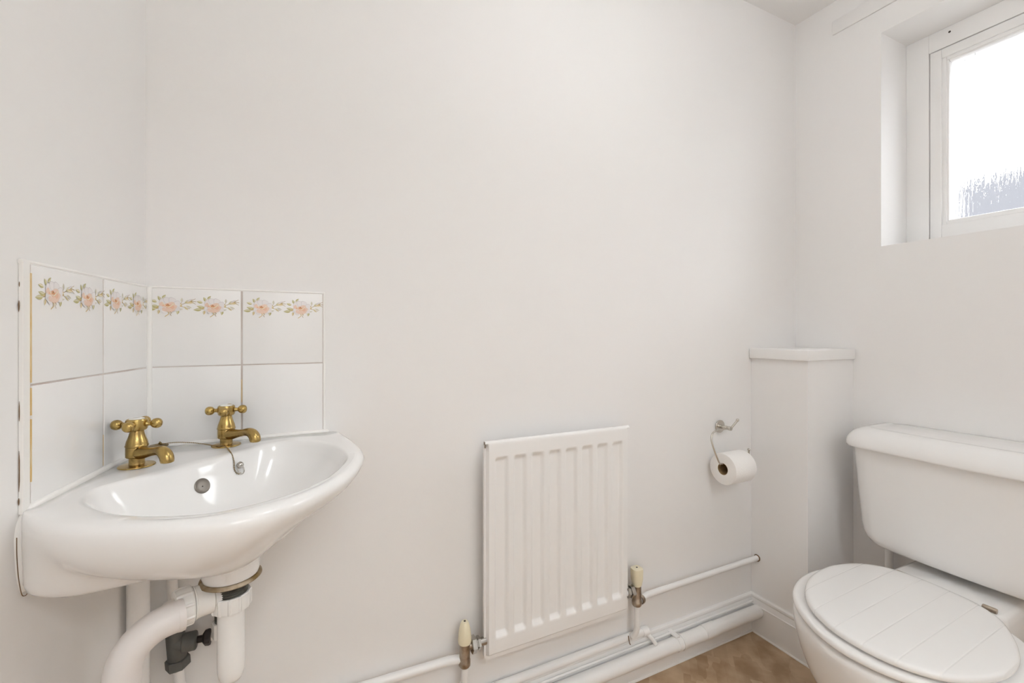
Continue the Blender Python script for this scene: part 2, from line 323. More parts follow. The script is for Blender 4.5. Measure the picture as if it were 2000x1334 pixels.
# ------------------------------------------------------------------ tiles with printed roses
PRN = ['tile', 'petal_white', 'petal_shade', 'peach', 'peach_deep', 'coral', 'leaf', 'leaf_pale', 'gold', 'twig', 'bud']
PI_ = {k: i for i, k in enumerate(PRN)}
def motif(bm, O, U, V, Nn):
    """rose spray; drawing units: px of 1.6e-4 m wide, 1.9e-4 m high, y down"""
    lay = [0]
    def P(x, y): return O + U * (x * 1.62e-4) - V * (y * 1.86e-4) + Nn * (.00015 + lay[0] * 1.1e-5)
    def poly(pts, m):
        lay[0] += 1
        f = bm.faces.new([bm.verts.new(P(*p)) for p in pts]); f.material_index = PI_[m]
    def blob(cx, cy, rx, ry, m, rot=0, wob=.1, n=18, ph=0):
        c, s = math.cos(rot), math.sin(rot); L = []
        for k in range(n):
            a = 2 * math.pi * k / n; q = 1 + wob * math.sin(3 * a + ph); x = rx * q * math.cos(a); y = ry * q * math.sin(a)
            L.append((cx + x * c - y * s, cy + x * s + y * c))
        poly(L, m)
    def leaf(x0, y0, x1, y1, w, m='leaf', m2='leaf_pale'):
        dx, dy = x1 - x0, y1 - y0; l = math.hypot(dx, dy); nx, ny = -dy / l, dx / l
        def side(s):
            return [(x0 + dx * t + nx * s * w * math.sin(math.pi * t ** .8) , y0 + dy * t + ny * s * w * math.sin(math.pi * t ** .8)) for t in (0, .15, .3, .45, .6, .75, .9, 1)]
        poly(side(1) + side(-1)[-2:0:-1], m)
        a = side(.75); poly(a + [(x0 + dx * t, y0 + dy * t) for t in (.85, .6, .35, .12)], m2)
    def stroke(pts, w, m):
        for (x0, y0), (x1, y1) in zip(pts[:-1], pts[1:]):
            dx, dy = x1 - x0, y1 - y0; l = math.hypot(dx, dy) or 1; nx, ny = -dy / l * w, dx / l * w
            poly([(x0 + nx, y0 + ny), (x1 + nx, y1 + ny), (x1 - nx, y1 - ny), (x0 - nx, y0 - ny)], m)
    # stems
    stroke([(60, 0), (120, -15), (150, -25), (200, -45)], 2.5, 'twig'); stroke([(110, -12), (140, -50), (142, -80)], 2, 'twig')
    stroke([(120, -5), (160, 10), (220, 25)], 2, 'twig'); stroke([(60, 40), (90, 45), (110, 70)], 2, 'twig')
    stroke([(-70, 20), (-120, 30), (-190, 38)], 2, 'twig'); stroke([(-60, -30), (-90, -70), (-100, -95)], 2, 'twig')
    # leaves left
    leaf(-118, 32, -207, 36, 17); leaf(-85, 18, -172, -6, 17); leaf(-108, -42, -172, -58, 14, 'leaf', 'bud'); leaf(-72, -55, -100, -105, 15)
    leaf(-60, -80, -20, -120, 13); leaf(-88, 38, -98, 88, 13, 'gold', 'leaf_pale'); leaf(-60, 0, -130, 20, 11, 'gold', 'leaf')
    # leaves right
    leaf(140, -45, 138, -92, 12, 'leaf_pale', 'petal_shade'); leaf(100, 38, 92, 90, 16); leaf(160, 2, 205, 40, 10, 'leaf_pale', 'gold')
    leaf(180, -5, 240, 18, 9, 'leaf_pale', 'petal_shade'); leaf(100, 38, 150, 28, 8, 'leaf_pale', 'petal_shade')
    blob(122, -12, 19, 17, 'gold', .3, .2); blob(124, -16, 9, 8, 'bud')
    # bud
    leaf(165, -40, 255, -62, 20, 'leaf_pale', 'leaf'); leaf(180, -45, 262, -40, 14, 'gold', 'bud'); leaf(190, -50, 250, -82, 9, 'petal_shade', 'petal_white')
    stroke([(225, -60), (285, -52)], 2.5, 'twig'); stroke([(235, -66), (278, -84)], 2, 'twig'); stroke([(235, -50), (280, -25)], 2, 'twig')
    # outer petals
    for (x, y, rx, ry, r) in ((-55, -42, 36, 28, .4), (-10, -62, 38, 30, 0), (40, -58, 36, 32, .2), (88, -22, 36, 34, .6), (82, 28, 34, 28, 0), (-62, 20, 34, 26, -.3), (-40, 48, 34, 24, .2)):
        blob(x, y, rx * 1.05, ry * 1.08, 'petal_shade', r, .12, ph=x); blob(x + 2, y + 1.5, rx * .96, ry * .97, 'petal_white', r, .12, ph=x)
    for (x, y, rx, ry, r, m) in ((-62, -18, 26, 22, .5, 'peach'), (20, 40, 48, 26, 0, 'peach'), (-28, 38, 36, 22, .3, 'peach'), (55, 14, 34, 30, -.5, 'peach'), (30, -20, 44, 22, 0, 'peach'),
                                 (-20, 5, 34, 30, .3, 'peach_deep'), (28, 12, 36, 26, -.4, 'peach_deep'), (5, 34, 30, 16, 0, 'peach')):
        blob(x, y, rx, ry, m, r, .12, ph=y)
    blob(-45, 25, 26, 17, 'petal_white', -.5, .1); blob(-42, 27, 19, 12, 'peach', -.5, .1)
    stroke([(-52, -32), (-30, -8), (-6, 10)], 4.5, 'bud'); stroke([(58, -26), (30, 0), (2, 14)], 4.5, 'bud'); stroke([(-6, 12), (6, 30)], 2, 'peach_deep')
    blob(-2, -8, 20, 13, 'coral', 0, .2); blob(0, -12, 9, 5, 'twig', 0, .2)
    # roots
    stroke([(0, 62), (10, 82), (-6, 96), (-30, 112)], 3.5, 'gold'); stroke([(20, 60), (36, 70), (22, 88), (34, 104)], 2.5, 'twig'); stroke([(10, 72), (30, 78)], 3, 'bud')

def tile_panel(name, O, U, Nn, cols, rows, z0, z1, zj, label):
    """cols: list of (s0,s1) along U"""
    V = Vector((0, 0, 1)); root = thing(name, label, 'tiles', tuple(O + U * cols[0][0] + V * z0))
    bm = B(); th = .0055; j = .0011
    for (s0, s1) in cols:
        for (a, b) in ((z0, zj), (zj, z1)):
            q = [(s0 + j, a + j), (s1 - j, a + j), (s1 - j, b - j), (s0 + j, b - j)]
            rings = []
            for ins, h in ((0, .0004), (0, th - .0012), (.0006, th - .0004), (.002, th)):
                rings.append([O + U * (q[k][0] + (ins if k in (0, 3) else -ins)) + V * (q[k][1] + (ins if k in (0, 1) else -ins)) + Nn * h for k in range(4)])
            vv = [[bm.verts.new(p) for p in r] for r in rings]
            for r0, r1 in zip(vv[:-1], vv[1:]):
                for k in range(4): bm.faces.new((r0[k], r0[(k + 1) % 4], r1[(k + 1) % 4], r1[k]))
            bm.faces.new(vv[-1])
    bmesh.ops.recalc_face_normals(bm, faces=bm.faces)
    return root, bm, th
def finish_tiles(root, bm, O, U, Nn, s0, s1, z0, z1, zj):
    t = obj('tiles', bm, PRN, root, angle=25, recalc=False)
    bm = B(); th = .0040
    A = [O + U * s0 + Vector((0, 0, z0)), O + U * s1 + Vector((0, 0, z0)), O + U * s1 + Vector((0, 0, z1)), O + U * s0 + Vector((0, 0, z1))]
    lo = [bm.verts.new(p + Nn * .0002) for p in A]; hi = [bm.verts.new(p + Nn * th) for p in A]
    for k in range(4): bm.faces.new((lo[k], lo[(k + 1) % 4], hi[(k + 1) % 4], hi[k]))
    bm.faces.new(lo); bm.faces.new(hi); obj('grout', bm, 'grout', root, smooth=False)
Z0, Z1, ZJ = .874, 1.1845, 1.0285
# back wall
Ob = Vector((0, YB, 0)); Ub = Vector((1, 0, 0)); Nb = Vector((0, -1, 0))
root, bm, th = tile_panel('tiled_splashback', Ob, Ub, Nb, [(-.258, -.1045), (-.1035, .0535)], 2, Z0, Z1, ZJ, 'white tiled splashback with printed roses, on the back wall above the basin')
for x in (-.229, -.1545, -.0675, .0075): motif(bm, Ob + Ub * x + Vector((0, 0, 1.149)) + Nb * th, Ub, Vector((0, 0, 1)), Nb)
finish_tiles(root, bm, Ob, Ub, Nb, -.258, .0545, Z0, Z1, ZJ)
bm = B(); box(bm, -.1048, -.1032, YB - .0046, YB - .002, .950, .998, .0005); obj('grout_stain', bm, 'ochre', root)
bm = B(); tube(bm, [(-.26, YB - .002, Z1 + .001), (.0555, YB - .002, Z1 + .001), (.0555, YB - .002, Z0)], .0032, 8); obj('edge_bead', bm, 'sealant', root)
# left wall
Ul = -LD; root, bm, th = tile_panel('tiled_splashback', L0, LD, LN, [(.0065, .1535), (.1545, .3155)], 2, Z0, Z1, ZJ, 'white tiled splashback with printed roses, on the left wall with yellowed grout')
for s in (.276, .199, .1205, .047): motif(bm, L0 + LD * s + Vector((0, 0, 1.1485)) + LN * th, Ul, Vector((0, 0, 1)), LN)
finish_tiles(root, bm, L0, LD, LN, .0065, .3175, Z0, Z1, ZJ)
def lstrip(bm, s0, s1, z0, z1, h0, h1, nseg=1):
    q = [L0 + LD * s + Vector((0, 0, z)) for s, z in ((s0, z0), (s1, z0), (s1, z1), (s0, z1))]
    lo = [bm.verts.new(p + LN * h0) for p in q]; hi = [bm.verts.new(p + LN * h1) for p in q]
    for k in range(4): bm.faces.new((lo[k], lo[(k + 1) % 4], hi[(k + 1) % 4], hi[k]))
    bm.faces.new(lo); bm.faces.new(hi)
for q in ((.3152, .3170, .905, .985, .001, .0060), (.3152, .3172, .990, 1.025, .001, .0060), (.3152, .3172, 1.032, 1.172, .001, .0060), (.1534, .1547, .880, .93, .001, .0048)):
    bm = B(); lstrip(bm, *q); obj('grout_stain', bm, 'ochre', root)
bm = B(); lstrip(bm, .3172, .3285, .868, Z1 + .002, .0005, .0052); obj('edge_filler', bm, 'sealant', root, smooth=False)
for a_, b_ in ((1.153, 1.160), (1.122, 1.136), (.985, 1.010), (.897, .948), (.880, .889)):
    bm = B(); zm = (a_ + b_) / 2; tube(bm, [L0 + LD * (.3289 + .0006 * math.sin(80 * z)) + LN * .0012 + Vector((0, 0, z)) for z in (a_, (a_ + zm) / 2, zm, (b_ + zm) / 2, b_)], [.0002, .0006, .0007, .0006, .0002], 6); obj('filler_crack', bm, 'crack', root)
bm = B(); tube(bm, [L0 + LD * .329 + LN * .002 + Vector((0, 0, Z1 + .001)), L0 + LD * .004 + LN * .002 + Vector((0, 0, Z1 + .001))], .0032, 8); obj('edge_bead', bm, 'sealant', root)
bm = B(); tube(bm, [(L0.x + .0055, YB - .0055, Z1), (L0.x + .0055, YB - .0055, Z0)], .0058, 10); obj('corner_bead', bm, 'sealant', root)

# ------------------------------------------------------------------ wash basin
BA = Vector((.653, -.757, 0)); BP = Vector((.757, .653, 0))
def UV(u, v, z): p = L0 + BA * u + BP * v; return Vector((p.x, p.y, z))
Ec = (.32, -.03)
outl = [(.028, -.001), (.050, .045), (.10, .1135), (.15, .171), (.20, .2292), (.221, .2525), (.238, .258), (.269, .247), (.31, .225), (.352, .197), (.39, .168), (.421, .136), (.457, .081), (.48, .03), (.492, -.02), (.497, -.07), (.494, -.11), (.482, -.145),
        (.464, -.168), (.432, -.194), (.386, -.220), (.345, -.239), (.31, -.250), (.278, -.2550), (.245, -.2545), (.220, -.2475), (.204, -.2330), (.185, -.2120), (.15, -.171), (.10, -.1135), (.050, -.045)]
inn = [(.20, -.165), (.196, -.11), (.204, -.03), (.198, .05), (.193, .11), (.215, .152), (.27, .168), (.324, .158), (.402, .112), (.445, .05), (.472, -.02), (.468, -.087), (.446, -.144), (.41, -.175), (.361, -.196), (.31, -.204), (.243, -.195)]
def densify(pts, n=10, lin=False):
    return [(p.x, p.y) for p in smooth_path([(a, b, 0) for a, b in pts], n, True)]
OUT = densify(outl); INN = densify(inn, 16)
def rayhit(poly, th):
    c = Ec; d = (math.cos(th), math.sin(th)); best = None
    for i in range(len(poly)):
        x0, y0 = poly[i]; x1, y1 = poly[(i + 1) % len(poly)]; ex, ey = x1 - x0, y1 - y0
        den = d[0] * ey - d[1] * ex
        if abs(den) < 1e-12: continue
        t = ((x0 - c[0]) * ey - (y0 - c[1]) * ex) / den; s = ((x0 - c[0]) * d[1] - (y0 - c[1]) * d[0]) / den
        if t > 0 and -1e-6 <= s <= 1 + 1e-6 and (best is None or t > best): best = t
    return (c[0] + d[0] * best, c[1] + d[1] * best)
NS = 200; TH = [2 * math.pi * k / NS for k in range(NS)]
OR = [rayhit(OUT, t) for t in TH]; IR = [rayhit(INN, t) for t in TH]
# outward normals of outer outline
def norm2(P, k):
    a = P[k - 1]; b = P[(k + 1) % len(P)]; dx, dy = b[0] - a[0], b[1] - a[1]; l = math.hypot(dx, dy); return (dy / l, -dx / l)
ON = [norm2(OR, k) for k in range(NS)]
def walld(u, v): # distance from the nearer wall
    return min((u * .757 - v * .653), (u * .757 + v * .653))
WT_ = [ss(.0, .055, walld(*OR[k]) - .001) for k in range(NS)]
DR = (.304, -.037)
ZR = .872
bm = B(); rings = []
def lerp(a, b, t): return (a[0] + (b[0] - a[0]) * t, a[1] + (b[1] - a[1]) * t)
# underside rings from bottom up
prof = [(.7445, .82, .86, .62), (.746, .70, .76, .45), (.750, .58, .67, .28), (.755, .52, .635, .12), (.760, .46, .60, .07), (.765, .41, .565, .035), (.770, .36, .53, .012), (.780, .27, .47, 0), (.790, .20, .41, 0), (.80, .14, .35, 0), (.81, .095, .27, 0), (.82, .06, .19, 0), (.83, .033, .12, 0), (.84, .015, .06, 0), (.85, .004, .02, 0), (.860, .0, 0, 0)]
for z, kl, kr, kw in prof:
    r = []
    for k in range(NS):
        g = ss(-.21, .0, OR[k][1]); kf = kl * (1 - g) + kr * g
        w = WT_[k]; kk = kf * w + kw * (1 - w); p = lerp(OR[k], DR, kk); r.append(UV(p[0], p[1], z))
    rings.append(r)
for z, ins in ((.8655, .0025), (.8695, .0065), (.8712, .0115), (ZR, .018)):
    r = []
    for k in range(NS):
        i2 = ins * (WT_[k] * .9 + .1); r.append(UV(OR[k][0] - ON[k][0] * i2 * 1, OR[k][1] - ON[k][1] * i2, z))
    rings.append(r)
def deck(k, f, z): p = lerp(OR[k], IR[k], f); return UV(p[0], p[1], z)
rings.append([deck(k, .55 + .0 * WT_[k], ZR + .0002) for k in range(NS)])
for s, z in ((.86, ZR), (.96, ZR - .0006), (1.0, ZR - .0032), (1.03, ZR - .009)):
    rings.append([deck(k, s, z) for k in range(NS)] if s <= 1 else [UV(*lerp(IR[k], DR, s - 1), z) for k in range(NS)])
for s in (.94, .90, .85, .79, .72, .64, .55, .45, .35, .25, .15, .08):
    t = 1 - s; z = ZR - .006 - .112 * (1 - s ** 2.4)
    # steeper where the bowl wall is near the drain (the back)
    rings.append([UV(*lerp(IR[k], DR, t * .9 + .01), z) for k in range(NS)])
loft(bm, rings, True, True)
basin = thing('wash_basin', 'white ceramic corner wash basin with an overflow hole and two brass taps on it', 'basin', tuple(UV(.2, 0, .74)))
bas = obj('basin_bowl', bm, 'ceramic', basin, angle=60)
bm = B(); bvh_bm = bmesh.new(); bvh_bm.from_mesh(bas.data); BV = BVHTree.FromBMesh(bvh_bm)
def top(x, y):
    h = BV.ray_cast(Vector((x, y, 1.2)), Vector((0, 0, -1))); return h[0].z if h[0] else ZR
bm.free()
# boss under the basin
dw = UV(DR[0], DR[1], 0)
bm = B(); lathe(bm, [(.040, .775), (.0405, .745), (.0405, .716), (.0385, .709), (.02, .708), (0, .708)], (dw.x, dw.y, 0), seg=48); obj('outlet_boss', bm, 'ceramic', basin)
# overflow: bowl wall towards the room
h = (Vector((-.1449, .9127, .8351)), Vector((.61, -.70, .37)).normalized())
hp, hn = h[0], h[1]
OVP = hp.copy()
bm = B(); lathe(bm, [(.0125, -.001), (.0128, .0008), (.0115, .0016), (.0105, .0010), (.006, .0006), (0, .0005)], hp, hn, 32); obj('overflow_grommet', bm, 'hole', basin)
bm = B(); lathe(bm, [(.0010, 0), (.0010, .0014), (0, .0014)], hp + Vector((0, 0, -.001)), hn, 10); obj('overflow_pip', bm, 'dark', basin)
# sealant beads along the walls
bm = B()
pth = [UV(u, v, z) for u, v, z in ((.026, 0, ZR + .001),)]
pr = [Vector((L0.x + .010, YB - .007, ZR + .002)), Vector((-.10, YB - .0065, ZR + .002)), Vector((.045, YB - .0065, ZR + .0025)), Vector((.060, YB - .003, ZR + .001))]
tube(bm, smooth_path(pr, 6), .0045, 8)
pl = [(.006, .009, ZR + .002, .0047), (.10, .0068, ZR + .002, .0047), (.2, .0068, ZR + .002, .0047), (.300, .0066, ZR + .0015, .0048), (.315, .004, ZR - .002, .0060), (.323, .001, ZR - .014, .0078), (.3265, -.001, ZR - .030, .0088), (.3265, -.001, .83, .0088), (.3250, -.001, .805, .0086), (.3225, -.001, .785, .0080), (.3190, -.001, .770, .0062)]
q1 = smooth_path([L0 + LD * s + LN * h_ + Vector((0, 0, z)) for s, h_, z, _ in pl], 5); q2 = [v.x for v in smooth_path([(r_, 0, 0) for *_, r_ in pl], 5)]
tube(bm, q1, q2, 12)
obj('sealant_bead', bm, 'sealant', basin)
bm = B(); tube(bm, smooth_path([L0 + LD * s + LN * .0025 + Vector((0, 0, z)) for s, z in ((.3350, .842), (.3350, .825), (.3335, .803), (.331, .785), (.3265, .767), (.321, .7625), (.3175, .7630))], 5), .0005, 6); obj('sealant_crack', bm, 'crack', basin)

# ------------------------------------------------------------------ taps
def make_tap(x, y, rot, label):
    t = thing('basin_tap', label, 'tap', (x, y, ZR), 'brass pillar taps')
    z = ZR; bm = B()
    lathe(bm, [(0, 0), (.0250, 0), (.0255, .0010), (.0248, .0024), (.018, .0032), (.0112, .0038), (.0108, .0050), (.0108, .0140), (.0112, .0152), (.0140, .0156), (.0152, .0168), (.0152, .0320),
               (.0149, .0328), (.0160, .0338), (.0160, .0354), (.0152, .0366), (.0150, .0385), (.0142, .0425), (.0125, .047), (.0108, .0525), (.0098, .0570), (.0096, .060), (.0090, .0612), (0, .0612)], (x, y, z), seg=40)
    obj('tap_body', bm, 'brass', t, angle=30)
    # spout, pointing into the bowl
    bm = B(); d = BA; o = Vector((x, y, z))
    prof = [(.004, .0240, .0118, .0122), (.016, .0243, .0104, .0108), (.027, .0258, .0084, .0088), (.040, .0282, .0068, .0072), (.052, .0305, .0067, .0070), (.062, .0322, .0076, .0076), (.0705, .0318, .0090, .0086), (.0775, .0290, .0098, .0094), (.0818, .0245, .0098, .0096), (.0835, .0195, .0096, .0096), (.0838, .0160, .0090, .0090)]
    P = [o + d * s + Vector((0, 0, zz)) for s, zz, _, _ in prof]; rr = [(b + c) / 2 for _, _, b, c in prof]
    # densify
    Q = smooth_path(P, 4); R_ = [p.x for p in smooth_path([(r, 0, 0) for r in rr], 4)]
    tube(bm, Q, R_, 20)
    obj('spout', bm, 'brass', t, angle=60)
    bm = B(); lathe(bm, [(0, -.0003), (.0070, -.0003), (.0070, .001), (0, .001)], P[-1] - Vector((0, 0, .0004)), (0, 0, 1), 16)
    obj('nozzle_mouth', bm, 'brass_dark', t)
    # cross handle
    bm = B(); lathe(bm, [(0, .0600), (.0125, .0605), (.0145, .063), (.0150, .068), (.0150, .0765), (.0142, .0788), (.0128, .0795), (.0118, .0792), (.0112, .0786), (0, .0786)], (x, y, z), seg=32)
    for k in range(4):
        a = rot + k * math.pi / 2; dd = Vector((math.cos(a), math.sin(a), 0)); c = Vector((x, y, z + .0705))
        lathe(bm, [(0, .011), (.0052, .011), (.0050, .0145), (.0036, .0165), (.0036, .0200), (.0052, .0208), (.0058, .0215), (.0076, .0236), (.0085, .0270), (.0083, .0305), (.0068, .0335), (.0040, .0353), (0, .0358)], c, dd, 18)
    hd = obj('cross_handle', bm, 'brass', t, angle=40)
    bm = B(); lathe(bm, [(0, .0780), (.0108, .0780), (.0104, .0800), (.007, .0807), (0, .0809)], (x, y, z), seg=28); o2 = obj('indice_disc', bm, 'porcelain', hd)
    o2['label'] = 'white disc on top of the handle'
    return t
tapL = make_tap(-.242, .949, math.radians(-8), 'aged brass cross-handled pillar tap on the basin, nearer the left wall tiles')
tapR = make_tap(-.126, 1.045, math.radians(-3), 'aged brass cross-handled pillar tap on the basin, in front of the back wall tiles')

# ------------------------------------------------------------------ plug chain
ch = thing('plug_chain', 'thin brass ball chain lying across the basin rim between the taps, ending in a ring', 'chain', (-.238, 1.066, ZR))
bm = B(); lathe(bm, [(0, 0), (.0080, 0), (.0080, .0060), (.0150, .0065), (.0158, .0080), (.0150, .0092), (.009, .0098), (.006, .0102), (.0055, .0110), (0, .0112)], (-.238, 1.062, ZR), seg=32)
tube(bm, [(-.2375, 1.0615, ZR + .010), (-.2355, 1.060, ZR + .0145), (-.2320, 1.058, ZR + .0110)], .0018, 8)
obj('chain_stay', bm, 'brass_dark', ch)
off = Vector((.67, -.65, .36)) * .0016
P = [Vector(p) for p in ((-.232, 1.058, ZR + .0115), (-.212, 1.061, ZR + .0115), (-.188, 1.062, ZR + .0085), (-.165, 1.056, ZR + .0045), (-.148, 1.042, ZR + .0030), (-.137, 1.0285, ZR + .0048), (-.1235, 1.0167, ZR + .0030), (-.1143, .988, ZR + .0014))]
P += [Vector(p) + off for p in ((-.1085, .969, .8685), (-.105, .9635, .857), (-.1045, .9605, .8465), (-.1018, .9587, .8395), (-.0975, .9605, .8350), (-.0940, .9645, .8362))]
Q = smooth_path(P, 12)
bm = B()
acc = 0; last = Q[0]; pos = [Q[0]]
for q in Q[1:]:
    while (q - last).length > .0031:
        last = last + (q - last).normalized() * .0031; pos.append(last.copy())
for p in pos:
    bmesh.ops.create_icosphere(bm, subdivisions=1, radius=.0014, matrix=Matrix.Translation(p))
tube(bm, Q, .0004, 5)
obj('ball_chain', bm, 'chain', ch)
eN = P[-1]
nb = Vector((.67, -.65, .36)).normalized()
bm = B(); bmesh.ops.create_uvsphere(bm, u_segments=20, v_segments=12, radius=.0062, matrix=Matrix.Translation(Vector((-.0985, .9672, .8485)) + nb * .0060)); obj('end_ball', bm, 'steel', ch)
bm = B(); c = Vector((-.0950, .9664, .8410)) + nb * .0030
u = nb.cross(Vector((0, 0, 1))).normalized(); w = nb.cross(u)
tube(bm, [c + (u * math.cos(a) * .0075 + w * math.sin(a) * .0085) + nb * .0015 * math.cos(a) for a in [2 * math.pi * k / 24 for k in range(24)]], .0008, 6, closed=True)
obj('end_ring', bm, 'nickel', ch)

# ------------------------------------------------------------------ bottle trap
tr = thing('bottle_trap', 'white plastic bottle trap hanging under the basin outlet', 'trap', (dw.x, dw.y, .54))
X, Y = dw.x, dw.y
bm = B(); lathe(bm, [(.026, .7085), (.0405, .7085), (.0432, .7062), (.0436, .7040), (.0415, .7022), (.026, .7022)], (X, Y, 0), seg=48, closed=True); obj('flange_washer', bm, 'rust', tr)
bm = B(); pf = [(0, .7045)]
z = .7040
for i in range(9): pf += [(.0240, z), (.0224, z - .0015)]; z -= .0030
pf += [(.0224, .672), (0, .672)]
lathe(bm, pf, (X, Y, 0), seg=40); o = obj('threaded_tail', bm, 'green_thread', tr)
def nutfn(n, d): return lambda a, i: 1 + d * (1 if (a * n / (2 * math.pi)) % 1 < .18 else 0)
bm = B(); lathe(bm, [(.0205, .6800), (.0262, .6805), (.0275, .679), (.0275, .6590), (.0265, .6560), (.019, .6550)], (X, Y, 0), seg=96, fn=nutfn(12, .055)); obj('trap_nut', bm, 'plastic', tr, angle=25)
bm = B(); lathe(bm, [(.0, .662), (.0192, .660), (.0192, .590), (.0194, .588), (.0194, .566), (.0189, .556), (.0172, .547), (.0138, .541), (.008, .538), (0, .5375)], (X, Y, 0), seg=44); obj('trap_bottle', bm, 'plastic', tr)
od = Vector((-.097, -.038, 0)).normalized(); oc = Vector((X, Y, .684))
bm = B(); lathe(bm, [(0, .014), (.0165, .014), (.0165, .024), (.0228, .027), (.0228, .048), (.0240, .049), (.0240, .0505), (.021, .052), (.0, .052)], oc, od, 44); obj('trap_outlet', bm, 'plastic', tr)
bm = B(); lathe(bm, [(0, .0515), (.0250, .0520), (.0268, .054), (.0268, .068), (.0255, .0735), (.0215, .0745), (0, .0745)], oc, od, 96, fn=nutfn(9, .045)); obj('outlet_nut', bm, 'plastic', tr, angle=25)
# waste pipe
wp = thing('waste_pipe', 'white plastic waste pipe bending down from the trap near the left wall', 'pipe', (-.213, .77, FZ))
s0 = oc + od * .0748
V3 = Vector; end = V3((-.2125, .772, 0))
hz = V3((end.x, end.y, .684))
bend = []
R_ = .052; st = hz - od * R_
for k in range(11):
    a = math.pi / 2 * k / 10; bend.append(st + od * (R_ * math.sin(a)) + V3((0, 0, -(R_ * (1 - math.cos(a))))))
bm = B(); tube(bm, [s0, st], .0178, 28); obj('outlet_pipe', bm, 'pvc', wp)
bm = B(); tube(bm, [st - od * .012] + bend + [bend[-1] - V3((0, 0, .012))], .0212, 32); obj('elbow', bm, 'pvc', wp)
bm = B(); tube(bm, [st - od * .016, st - od * .012, st - od * .008], [.0216, .0222, .0216], 32); obj('elbow_collar', bm, 'pvc', wp)
bm = B(); tube(bm, [bend[-1] - V3((0, 0, .010)), V3((end.x, end.y, FZ))], .0192, 28); obj('drop_pipe', bm, 'pvc', wp)

# vertical pipe in the corner
bm = B(); tube(bm, [(-.2555, 1.010, FZ), (-.2555, 1.010, .755)], .0165, 28); o = obj('vertical_pipe', bm, 'pipe'); tag(o, 'thick white painted vertical pipe in the left corner behind the waste pipe bend', 'pipe')
# supply pipe with stop valve
sv = thing('supply_pipe', 'thin white vertical water pipe under the basin with a grey stop valve', 'pipe', (-.196, 1.062, FZ))
bm = B(); tube(bm, [(-.224, 1.062, .745), (-.219, 1.062, .66), (-.2135, 1.062, .535)], .0088, 20); tube(bm, [(-.2075, 1.062, .45), (-.202, 1.064, .37), (-.194, 1.066, FZ)], .0088, 20)
obj('riser_pipe', bm, 'pipe', sv)
bm = B(); tube(bm, [(-.214, 1.062, .541), (-.2075, 1.062, .446)], .0155, 20)
def nutring(bm, p, ax, r, h, n=6):
    lathe(bm, [(0, -h / 2), (r * .93, -h / 2), (r, -h / 2 + .0015), (r, h / 2 - .0015), (r * .93, h / 2), (0, h / 2)], p, ax, n)
ax = V3((.0065, 0, -.095)).normalized()
nutring(bm, V3((-.2137, 1.062, .533)), ax, .0205, .019, 6); nutring(bm, V3((-.2080, 1.062, .456)), ax, .0205, .018, 6)
tube(bm, [(-.2105, 1.060, .497), (-.200, 1.058, .494), (-.182, 1.056, .494)], [.014, .0150, .0130], 20)
lathe(bm, [(0, -.012), (.0150, -.012), (.0172, -.010), (.0172, .009), (.0160, .011), (.0140, .012), (0, .012)], V3((-.188, 1.056, .494)), V3((1, 0, 0)), 28)
vb = obj('stop_valve', bm, 'grey_valve', sv, angle=30); vb['label'] = 'dark grey stop valve body'
bm = B(); tube(bm, [(-.178, 1.056, .494), (-.165, 1.055, .494)], .0065, 14); lathe(bm, [(0, 0), (.008, 0), (.0135, .004), (.0145, .010), (.0135, .013), (.010, .014), (0, .0142)], (-.1665, 1.055, .494), (1, 0, 0), 32, fn=lambda a, i: 1 + .12 * math.cos(4 * a))
vh = obj('valve_handle', bm, 'black', vb); vh['label'] = 'black knob of the stop valve'
bm = B(); lathe(bm, [(0, 0), (.0080, 0), (.0075, .0012), (0, .0014)], (-.1525, 1.055, .494), (1, 0, 0), 16); obj('knob_chip', bm, 'pipe', vb)
# tap tail behind the trap
tt = thing('tap_connector', 'white tap connector nut and tail half hidden behind the bottle trap', 'connector', (-.126, 1.045, .50))
bm = B(); nutring(bm, V3((-.1285, 1.045, .512)), V3((0, 0, 1)), .0225, .030, 8); obj('connector_nut', bm, 'plastic', tt, angle=25)
bm = B(); tube(bm, [(-.1285, 1.045, .526), (-.1285, 1.045, .546)], .0175, 20); obj('connector_washer', bm, 'green_thread', tt)
bm = B(); tube(bm, [(-.1285, 1.045, .544), (-.127, 1.045, .745)], .0105, 18); tube(bm, [(-.1285, 1.045, .51), (-.1285, 1.060, .45), (-.1285, 1.070, FZ)], .0075, 14); obj('connector_pipe', bm, 'pipe', tt)

# ------------------------------------------------------------------ radiator
RX0, RX1, RZ0, RZ1 = .428, .891, .262, .823; RF = 1.040   # face plane y
rad = thing('radiator', 'white single panel radiator with eight vertical flutes on the back wall', 'radiator', ((RX0 + RX1) / 2, 1.06, RZ0))
bm = B(); NX, NZ = 180, 90
pitch = (RX1 - RX0 - .038) / 8
def radh(x, z):
    """depth below the front face"""
    ux = x - RX0; uz = z - RZ0; Wd = RX1 - RX0; Hh = RZ1 - RZ0
    e = min(ux, Wd - ux)
    d = .0085 * (1 - ss(.005, .010, e)) + .0085 * (1 - ss(.012, .017, uz))
    d = min(d, .0085)
    k = (ux - .019) / pitch
    if 0 <= k < 8:
        f = abs((k % 1) - .5) * pitch            # distance from flute centre
        g = 1 - ss(.0120, .0200, f)
        v = ss(.052, .068, uz) * (1 - ss(Hh - .058, Hh - .043, uz))
        d += .0105 * g * v
    return d
xs = [RX0 + (RX1 - RX0) * i / NX for i in range(NX + 1)]
zs = []
for i in range(NZ + 1): zs.append(RZ0 + (RZ1 - RZ0 - .012) * i / NZ)
zs = sorted(set(zs + [RZ0 + q for q in (.010, .012, .014, .016, .018, .052, .055, .058, .061, .064, .067)] + [RZ1 - .058 + q for q in (0, .003, .006, .009, .012, .015)]))
